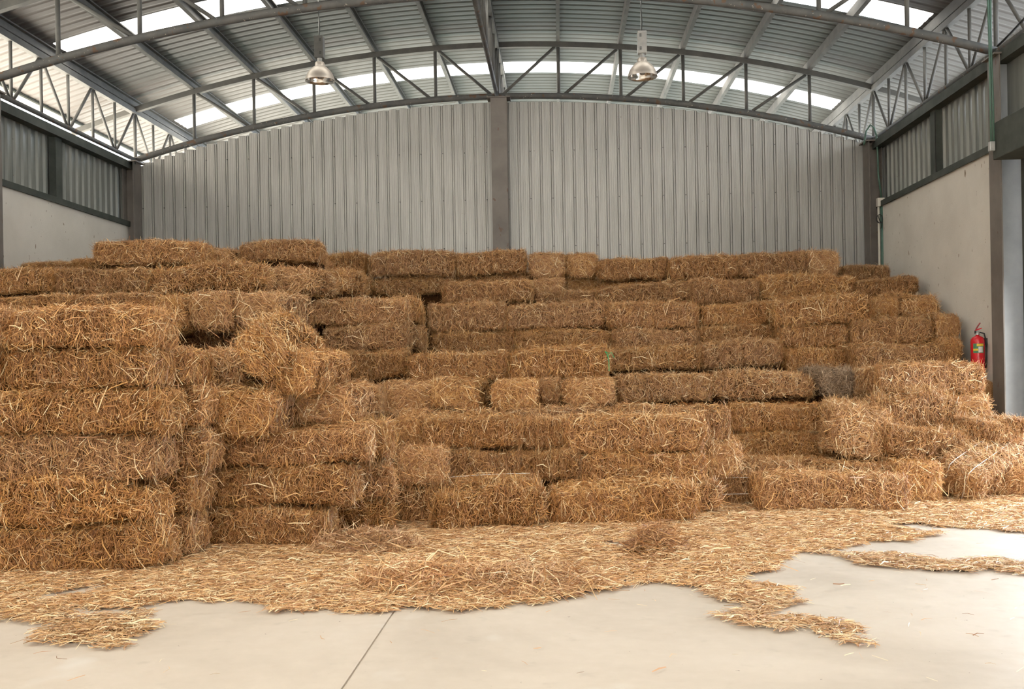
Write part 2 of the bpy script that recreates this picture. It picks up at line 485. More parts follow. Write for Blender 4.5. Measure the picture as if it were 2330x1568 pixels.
def roofpatch(mb, y0, y1, x0, x1, raise_=0.0):
    pr = []
    k = math.floor(y0 / 0.2) - 1
    while k * 0.2 < y1 + .2:
        for dy, dz in ((0, 0), (0.10, 0), (0.14, .0085), (0.165, .0085), (0.2, 0)):
            pr.append((k * 0.2 + dy, dz))
        k += 1
    q = []
    for (yy, dz) in pr:
        if q and yy <= q[-1][0] + 1e-6: continue
        q.append((yy, dz))
    ys = [p[0] for p in q]; zs_ = [p[1] for p in q]
    cut = [(yy, float(np.interp(yy, ys, zs_))) for yy in [y0] + [t for t in ys if y0 + 1e-4 < t < y1 - 1e-4] + [y1]]
    nx = max(2, int((x1 - x0) / 0.3))
    xs = [x0 + (x1 - x0) * i / nx for i in range(nx + 1)]
    vs = [(X, yy, arc(ZR, X) + dz + raise_) for (yy, dz) in cut for X in xs]
    m_ = len(xs)
    fs = [(i * m_ + j, i * m_ + j + 1, (i + 1) * m_ + j + 1, (i + 1) * m_ + j) for i in range(len(cut) - 1) for j in range(m_ - 1)]
    mb.add(vs, fs)


rf = MB(); cur = -9.0
xe0, xe1 = XC - 7.5, XC + 7.5
for (a, b_) in STRIPS:
    roofpatch(rf, cur, a, xe0, xe1)
    roofpatch(rf, a, b_, xe0, XS0); roofpatch(rf, a, b_, XS1, xe1)
    cur = b_
roofpatch(rf, cur, 21.95, xe0, xe1)
ro_ = rf.build('ceiling', M['roof']); tag(ro_, kind='structure')
for i, (a, b_) in enumerate(STRIPS[::-1]):
    mb = MB(); roofpatch(mb, a - .01, b_ + .01, XS0 - .02, XS1 + .02, 0.006)
    o = mb.build('window_%d' % (i + 1), M['skylight']); tag(o, kind='structure')

# ------------------------------------------------------------------ roller door on the right
xin = XR
de = empty('door_1', (xin + .1, 10.1, 0)); tag(de, kind='structure')
sl = MB()
z = 2.42
while z < 4.2:
    pr = []
    vs = []
    for yy in (8.15, 12.02):
        for dz, dx in ((0, 0), (0.02, -.012), (0.06, -.012), (0.08, 0)):
            vs.append((xin + 0.17 + dx, yy, z + dz))
    sl.add(vs, [(0, 1, 5, 4), (1, 2, 6, 5), (2, 3, 7, 6)])
    z += 0.08
sl.build('shutter_curtain', M['shutter'], de)
MB().box(xin + .14, xin + .20, 8.15, 12.02, 2.36, 2.42).build('bottom_rail', M['galv'], de)
for yy in (12.04, 8.1):
    MB().box(xin + .12, xin + .24, yy - .04, yy + .04, 0, 3.9).build('guide_rail', M['steel_dark'], de)
MB().box(xin - .20, xin + .22, 7.9, 12.09, 3.84, 4.27).build('shutter_housing', M['steel_dark'], de, bevel=.008)
# wall above the door
o = MB().box(xin + .05, xin + .2, 7.9, 12.36, 4.27, 5.1).build('trim_1', M['clad_side']); tag(o, kind='structure')

# ------------------------------------------------------------------ high-bay lamps


def lamp(x, y, zr, label, flip=1):
    e = empty('high_bay_lamp', (x, y, zr)); tag(e, label, 'lamp', 'high bay lamps')
    R = 0.215
    out = [(R + .004, 0), (R, .004), (R * .96, .05), (R * .86, .105), (R * .70, .155), (R * .50, .195), (R * .36, .215), (R * .33, .22), (R * .32, .26), (R * .28, .278), (0.0, .28)]
    MB().lathe(out, (x, y, zr), 40).build('lamp_shade', M['alu'], e, smooth=True)
    inn = [(R + .004, 0), (R * .955, .006), (R * .92, .05), (R * .82, .10), (R * .66, .148), (R * .46, .186), (0.03, .20)]
    MB().lathe(inn, (x, y, zr), 40).build('reflector', M['alu_in'], e, smooth=True)
    MB().lathe([(0, .03), (.03, .035), (.045, .06), (.045, .11), (.03, .15), (.02, .2)], (x, y, zr), 20).build('bulb', M['bulb'], e, smooth=True)
    MB().lathe([(.034, .275), (.034, .34)], (x, y, zr), 20).build('neck', M['galv'], e, smooth=True)
    b_ = MB().box(x - .065, x + .065, y - .065, y + .065, zr + .335, zr + .655).build('ballast_box', M['galv' if flip < 0 else 'steel_web'], e, bevel=.006)
    v = MB()
    for zz in (.38, .57):
        for i in range(4):
            v.box(x + flip * .01, x + flip * .04, y - .067, y - .064, zr + zz + i * .012, zr + zz + .006 + i * .012)
    v.build('vent_slots', M['black'], b_)
    zt = arc(ZR, x) + .02
    MB().tube([(x - .005, y, zr + .65), (x + .008, y, zr + .8), (x - .006, y, zr + 1.0), (x + .004, y, zr + 1.15), (x, y, zt)], .007, 6).build('power_cable', M['black'], e)
    MB().tube([(x - .01, y + .01, zr + .65), (x - .01, y + .01, zt)], .003, 5).build('hanging_wire', M['galv'], e)


lamp(-3.452, 14.5, 5.735, 'left dome shaped aluminium high bay lamp hanging on a black cable', 1)
lamp(1.268, 14.5, 5.645, 'right dome shaped aluminium high bay lamp hanging on a black cable', -1)

# ------------------------------------------------------------------ fire extinguisher on the right wall
ex, ey, ez = XR - 0.115, 12.82, 1.30
e = empty('fire_extinguisher', (ex, ey, ez)); tag(e, 'red fire extinguisher hung on the white right wall above the bright bales', 'fire extinguisher')
body = MB().lathe([(0.0, -.02), (.06, -.02), (.08, -.01), (.082, .02), (.082, .40), (.078, .43), (.06, .455), (.03, .47), (.022, .475), (.022, .49)], (ex, ey, ez), 32).build('cylinder_body', M['red'], e, smooth=True)
MB().lathe([(.03, .485), (.03, .50), (.024, .505), (.024, .53), (0, .532)], (ex, ey, ez), 16).build('valve', M['galv'], e, smooth=True)
MB().box(ex - .035, ex + .0, ey - .012, ey + .012, ez + .50, ez + .535).build('gauge', M['black'], e, bevel=.004)
h = MB()
h.add([(ex - .03, ey - .01, ez + .535), (ex + .05, ey - .01, ez + .56), (ex + .05, ey + .01, ez + .56), (ex - .03, ey + .01, ez + .535),
       (ex - .03, ey - .01, ez + .545), (ex + .05, ey - .01, ez + .575), (ex + .05, ey + .01, ez + .575), (ex - .03, ey + .01, ez + .545)],
      [(0, 3, 2, 1), (4, 5, 6, 7), (0, 1, 5, 4), (1, 2, 6, 5), (2, 3, 7, 6), (3, 0, 4, 7)])
h.build('carrying_handle', M['red'], e)
h = MB()
h.tube([(ex - .02, ey, ez + .55), (ex + .01, ey, ez + .60), (ex + .035, ey, ez + .635)], .009, 6)
h.build('squeeze_lever', M['red_dark'], e)
MB().tube([(ex + .02, ey - .02, ez + .515), (ex + .07, ey - .03, ez + .50), (ex + .095, ey - .03, ez + .40), (ex + .097, ey - .02, ez + .2), (ex + .09, ey - .01, ez + .05)], .009, 8).build('hose', M['black'], e, smooth=True)


def band(z0, z1, a0, a1, r, mat, nm):
    vs = []; fs = []; n = 12
    for i in range(n + 1):
        a = math.radians(a0 + (a1 - a0) * i / n)
        vs += [(ex + r * math.cos(a), ey + r * math.sin(a), ez + z0), (ex + r * math.cos(a), ey + r * math.sin(a), ez + z1)]
    fs = [(2 * i, 2 * i + 2, 2 * i + 3, 2 * i + 1) for i in range(n)]
    return MB().add(vs, fs).build(nm, M[mat], body, smooth=True)


band(.255, .375, -150, -60, .0828, 'lbl_green', 'label')
band(.340, .370, -120, -62, .0833, 'lbl_yellow', 'label_stripe')
band(.285, .310, -150, -108, .0833, 'lbl_yellow', 'label_stripe')
band(.262, .335, -106, -70, .0836, 'lbl_white', 'label_panel')
MB().box(ex + .078, XR, ey - .02, ey + .02, ez + .36, ez + .44).build('wall_bracket', M['black'], e)

# ------------------------------------------------------------------ green conduits and cables in the right back corner
cx_, cy_ = XR - 0.02, D - 0.36
e = empty('conduit', (cx_, cy_, 0)); tag(e, 'thick green conduit pipe with beige junction box in the back right corner', 'conduit')
p = at(2007, 472, cy_)
MB().tube([(p.x, cy_, 2.2), (p.x, cy_, 4.05)], .032, 12).build('pipe', M['green_pipe'], e, smooth=True)
MB().box(p.x - .085, p.x + .035, cy_ - .04, cy_ + .04, 4.03, 4.17).build('junction_box', M['white_plastic'], e, bevel=.004)
MB().box(p.x - .065, p.x - .038, cy_ + .02, cy_ + .04, 2.2, 4.03).build('back_strip', M['white_plastic'], e)
cab = MB()
top = at(1995, 325, cy_)
a0 = at(1968, 335, cy_)
pts = [(p.x - .005, cy_, 4.16), (p.x - .05, cy_, 4.55), (top.x + .01, cy_, 4.95), (top.x, cy_, top.z), (top.x - .01, cy_ - .02, top.z + .12), (top.x - .05, cy_ - .03, top.z + .24), ((top.x + a0.x) / 2, cy_, top.z + .30), (a0.x + .03, cy_ + .02, top.z + .20), (a0.x, cy_ + .03, top.z + .02), (a0.x, cy_ + .05, top.z - .02)]
cab.tube(pts, .016, 8).build('flexible_conduit', M['green_pipe'], e, smooth=True)
MB().tube([(p.x - .04, cy_ - .04, 3.75)] + [(p.x - .06 - .055 * math.sin(t) * (1 - .1 * t / 6), cy_ - .045 - t * .002, 3.82 + .07 * math.cos(t)) for t in [i * .5 for i in range(1, 22)]] + [(p.x - .04, cy_ - .04, 3.66)], .006, 6).build('cable_coil', M['black'], e, smooth=True)

e = empty('conduit', (XR - .18, 12.0, 0)); q = at(2253, 200, 12.0)
tag(e, 'pair of green cables running down beside the roller door column', 'conduit')
for dx in (0, .03):
    MB().tube([(q.x + dx, 12.0, 4.02), (q.x + dx, 12.0, 4.5), (q.x + dx * .6, 12.0, 5.2), (q.x - .01 + dx, 12.0, 5.75), (q.x + .02 + dx, 12.0, 6.1)], .013, 8).build('cable', M['green_pipe'], e, smooth=True)
MB().box(q.x - .025, q.x + .035, 11.97, 12.03, 3.93, 4.04).build('junction_box', M['galv'], e, bevel=.004)
o = MB().tube([(XR - .03, 14.33, 4.13), (XR - .035, 14.32, 4.5), (XR - .03, 14.33, 4.97)], .008, 6).build('loose_cable', M['black']); tag(o, 'black cable hanging against the right side cladding post', 'cable')
o = MB().tube([(XR + .02, 9.3, 5.33), (XR + .0, 10.6, 5.3), (XR - .02, 11.6, 5.36), (XR - .02, 12.0, 5.3), (XR - .03, 12.3, 5.26)], .014, 6).build('cable_bundle', M['black']); tag(o, 'black cable bundle lying along the right lattice truss near the door column', 'cable')

# ------------------------------------------------------------------ straw


def unit(a):
    return a / np.maximum(np.linalg.norm(a, axis=1, keepdims=True), 1e-9)


def straws(p, d, n, ln, wd, bend_n, bend_s, tone, roll=0.9, r=rng):
    """bent flat stalks -> verts, quads, tone per vertex"""
    N_ = len(p)
    d = unit(d); s = unit(np.cross(d, n)); nn = np.cross(s, d)
    al = r.uniform(-roll, roll, N_)[:, None]
    wv = (s * np.cos(al) + nn * np.sin(al)) * (wd[:, None] / 2)
    h = ln[:, None] / 2
    mid = p + nn * bend_n[:, None] + s * bend_s[:, None]
    a = p - d * h; c = p + d * h
    V = np.stack([a - wv * .8, a + wv * .8, mid - wv, mid + wv, c - wv * .55, c + wv * .55], 1).reshape(-1, 3)
    b0 = (np.arange(N_) * 6)[:, None]
    Q = np.concatenate([b0 + np.array([0, 1, 3, 2]), b0 + np.array([2, 3, 5, 4])], 1).reshape(-1, 4)
    return V, Q, np.repeat(tone, 6)


def mesh_np(name, parts, mats):
    V = np.concatenate([x[0] for x in parts]); T = np.concatenate([x[2] for x in parts])
    Q = []; mi = []; off = 0
    for x in parts:
        Q.append(x[1] + off); mi.append(np.full(len(x[1]), x[3], dtype=np.int32)); off += len(x[0])
    Q = np.concatenate(Q).astype(np.int32); mi = np.concatenate(mi)
    me = bpy.data.meshes.new(name)
    me.vertices.add(len(V)); me.vertices.foreach_set('co', V.astype(np.float32).ravel())
    me.loops.add(Q.size); me.loops.foreach_set('vertex_index', Q.ravel())
    me.polygons.add(len(Q)); me.polygons.foreach_set('loop_start', np.arange(0, Q.size, 4, dtype=np.int32))
    for m_ in mats: me.materials.append(m_)
    me.polygons.foreach_set('material_index', mi)
    at_ = me.attributes.new('tone', 'FLOAT', 'POINT'); at_.data.foreach_set('value', T.astype(np.float32))
    me.update(calc_edges=True)
    return me


HX, HY, HZ = 0.65, 0.24, 0.1675


def bale_mesh(name, seed, shag=1.0, n=23000, mats=None, slump=1.0, half=(HX, HY, HZ), rad=0.068):
    r = np.random.default_rng(seed)
    half = np.array(half); HZ = half[2]
    ph = r.uniform(0, 6.28, (6, 3)); fq = r.uniform(3, 8, (6, 3)); am = r.uniform(-1, 1, (6, 3)) * np.array([.010, .012, .010]) * slump
    fl_ph = r.uniform(0, 6.28); nfl = r.uniform(10, 13)
    cr = r.uniform(.3, 1.6, 8)            # how rounded each corner is
    tap = r.uniform(-.035, .035, 2) * slump

    def shape(q):
        inner = half - rad
        c = np.clip(q, -inner, inner); dv = q - c
        L_ = np.linalg.norm(dv, axis=1, keepdims=True)
        nrm = dv / np.maximum(L_, 1e-6)
        p = c + nrm * rad
        # soft corners
        u = q / half
        k = (np.abs(u[:, 0]) ** 5 * (np.abs(u[:, 2]) ** 3 + .35 * np.abs(u[:, 1]) ** 3))[:, None]
        idx = ((u[:, 0] > 0) * 4 + (u[:, 1] > 0) * 2 + (u[:, 2] > 0)).astype(int)
        p = p - p / half * (0.030 * cr[idx][:, None] * k * slump)
        # flake grooves on the long faces
        gr = np.abs(np.sin(q[:, 0] * nfl * 1.3 + fl_ph + .5 * np.sin(q[:, 0] * 7 + fl_ph * 3))) ** .4
        g_ = (1 - gr) * (np.abs(nrm[:, 0]) < .5)
        p = p - nrm * (g_ * .034)[:, None]
        # strings pull in along two lines on top
        for yy in (-.11, .11):
            p[:, 2] -= .008 * np.exp(-((q[:, 1] - yy) / .02) ** 2) * (nrm[:, 2] > .5)
        w = np.zeros_like(p)
        for i in range(6):
            w += np.sin((q @ fq[i])[:, None] + ph[i]) * am[i]
        p = p + w
        p[:, 2] += tap[0] * q[:, 0] * .6
        p[:, 1] *= 1 + tap[1] * q[:, 0]
        return p, nrm

    parts = []
    # core
    V = []; Q = []; off = 0
    divs = (36, 14, 10)
    for ax in range(3):
        o1, o2 = [(1, 2), (2, 0), (0, 1)][ax]
        for s in (-1, 1):
            a = np.linspace(-1, 1, divs[o1] + 1); b_ = np.linspace(-1, 1, divs[o2] + 1)
            A, B_ = np.meshgrid(a, b_, indexing='ij')
            q = np.zeros((A.size, 3)); q[:, ax] = s * half[ax]; q[:, o1] = A.ravel() * half[o1]; q[:, o2] = B_.ravel() * half[o2]
            n1, n2 = A.shape
            i = np.arange(n1 - 1)[:, None] * n2 + np.arange(n2 - 1)[None, :]
            i = i.ravel()
            qd = np.stack([i, i + n2, i + n2 + 1, i + 1], 1) if s > 0 else np.stack([i, i + 1, i + n2 + 1, i + n2], 1)
            V.append(q); Q.append(qd + off); off += len(q)
    V = np.concatenate(V); Q = np.concatenate(Q)
    P, nr = shape(V)
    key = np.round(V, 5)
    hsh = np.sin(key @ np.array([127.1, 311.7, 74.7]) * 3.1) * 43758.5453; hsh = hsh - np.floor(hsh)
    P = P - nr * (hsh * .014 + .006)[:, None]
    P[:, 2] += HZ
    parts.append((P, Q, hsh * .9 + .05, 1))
    # stalks
    area = {('y', -1): .95, ('y', 1): .75, ('z', 1): .95, ('z', -1): .22, ('x', -1): .28, ('x', 1): .28}
    tot = sum(area.values())
    for (axn, s), a in area.items():
        k = int(n * a / tot)
        ax = 'xyz'.index(axn); o1, o2 = [(1, 2), (2, 0), (0, 1)][ax]
        q = np.zeros((k, 3)); q[:, ax] = s * half[ax]
        q[:, o1] = r.uniform(-1, 1, k) * half[o1]; q[:, o2] = r.uniform(-1, 1, k) * half[o2]
        p, nrm = shape(q)
        nb = np.zeros((k, 3)); nb[:, ax] = s
        nrm = unit(nrm + .6 * nb)
        d = np.zeros((k, 3))
        stray = r.random(k) < (.12 * shag)
        if axn == 'y':      # cut face: short upright stalks
            ang = r.normal(0, .34, k); ang[stray] = r.uniform(-1.57, 1.57, stray.sum())
            ang += .35 * np.sin(q[:, 0] * 9 + fl_ph)
            d[:, 0] = np.sin(ang); d[:, 2] = np.cos(ang)
            ln = r.gamma(3.0, .0105, k) + .015; ln[stray] *= r.uniform(1.2, 3.0, stray.sum())
        elif axn == 'z':
            ang = r.normal(0, .9, k); d[:, 1] = np.cos(ang); d[:, 0] = np.sin(ang)
            ln = r.gamma(3.0, .020, k) + .03; ln[stray] *= 1.7
        else:
            cy = q[:, 1] + .02 * np.sin(seed); cz = q[:, 2] + .04
            ang = np.arctan2(cz, cy) + 1.57 + r.normal(0, .75, k)
            d[:, 1] = np.cos(ang); d[:, 2] = np.sin(ang)
            ln = r.gamma(3.0, .024, k) + .03; ln[stray] *= 1.6
        ln = np.minimum(ln, .26)
        d = d - nrm * (d * nrm).sum(1, keepdims=True)
        tilt = r.normal(0, .12, k); tilt[stray] = r.normal(0.15, .35, stray.sum()) * shag
        edge = np.maximum(np.abs(q[:, o1]) / half[o1], np.abs(q[:, o2]) / half[o2]) > .93
        tilt[edge] += r.normal(.1, .3, edge.sum()) * shag
        d = unit(d) + nrm * tilt[:, None]
        lift = np.abs(r.normal(0, .008, k)) - .006 + stray * r.uniform(0, .018, k)
        wd = r.uniform(.0026, .0052, k) + (r.random(k) < .07) * r.uniform(.003, .006, k)
        if axn == 'y': wd = np.where(stray, wd, wd * .72)
        off_t = {'y': -.17, 'z': .10, 'x': 0.0}[axn] * np.where(stray, 0, 1)  # cut ends darker; top-lit shading of the bales also put into tone
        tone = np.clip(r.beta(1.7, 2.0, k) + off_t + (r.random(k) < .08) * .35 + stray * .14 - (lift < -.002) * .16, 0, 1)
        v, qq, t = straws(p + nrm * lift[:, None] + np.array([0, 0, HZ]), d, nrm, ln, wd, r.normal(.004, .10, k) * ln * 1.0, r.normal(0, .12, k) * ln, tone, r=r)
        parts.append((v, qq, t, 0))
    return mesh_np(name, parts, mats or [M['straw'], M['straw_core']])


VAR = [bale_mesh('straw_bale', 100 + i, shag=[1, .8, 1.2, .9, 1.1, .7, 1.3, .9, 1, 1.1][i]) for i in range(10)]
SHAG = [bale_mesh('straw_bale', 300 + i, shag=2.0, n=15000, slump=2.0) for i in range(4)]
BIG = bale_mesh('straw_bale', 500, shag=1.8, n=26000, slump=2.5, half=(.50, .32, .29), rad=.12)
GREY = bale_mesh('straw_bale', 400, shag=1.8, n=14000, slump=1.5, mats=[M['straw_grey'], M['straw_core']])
M['straw_bright'] = M['straw']

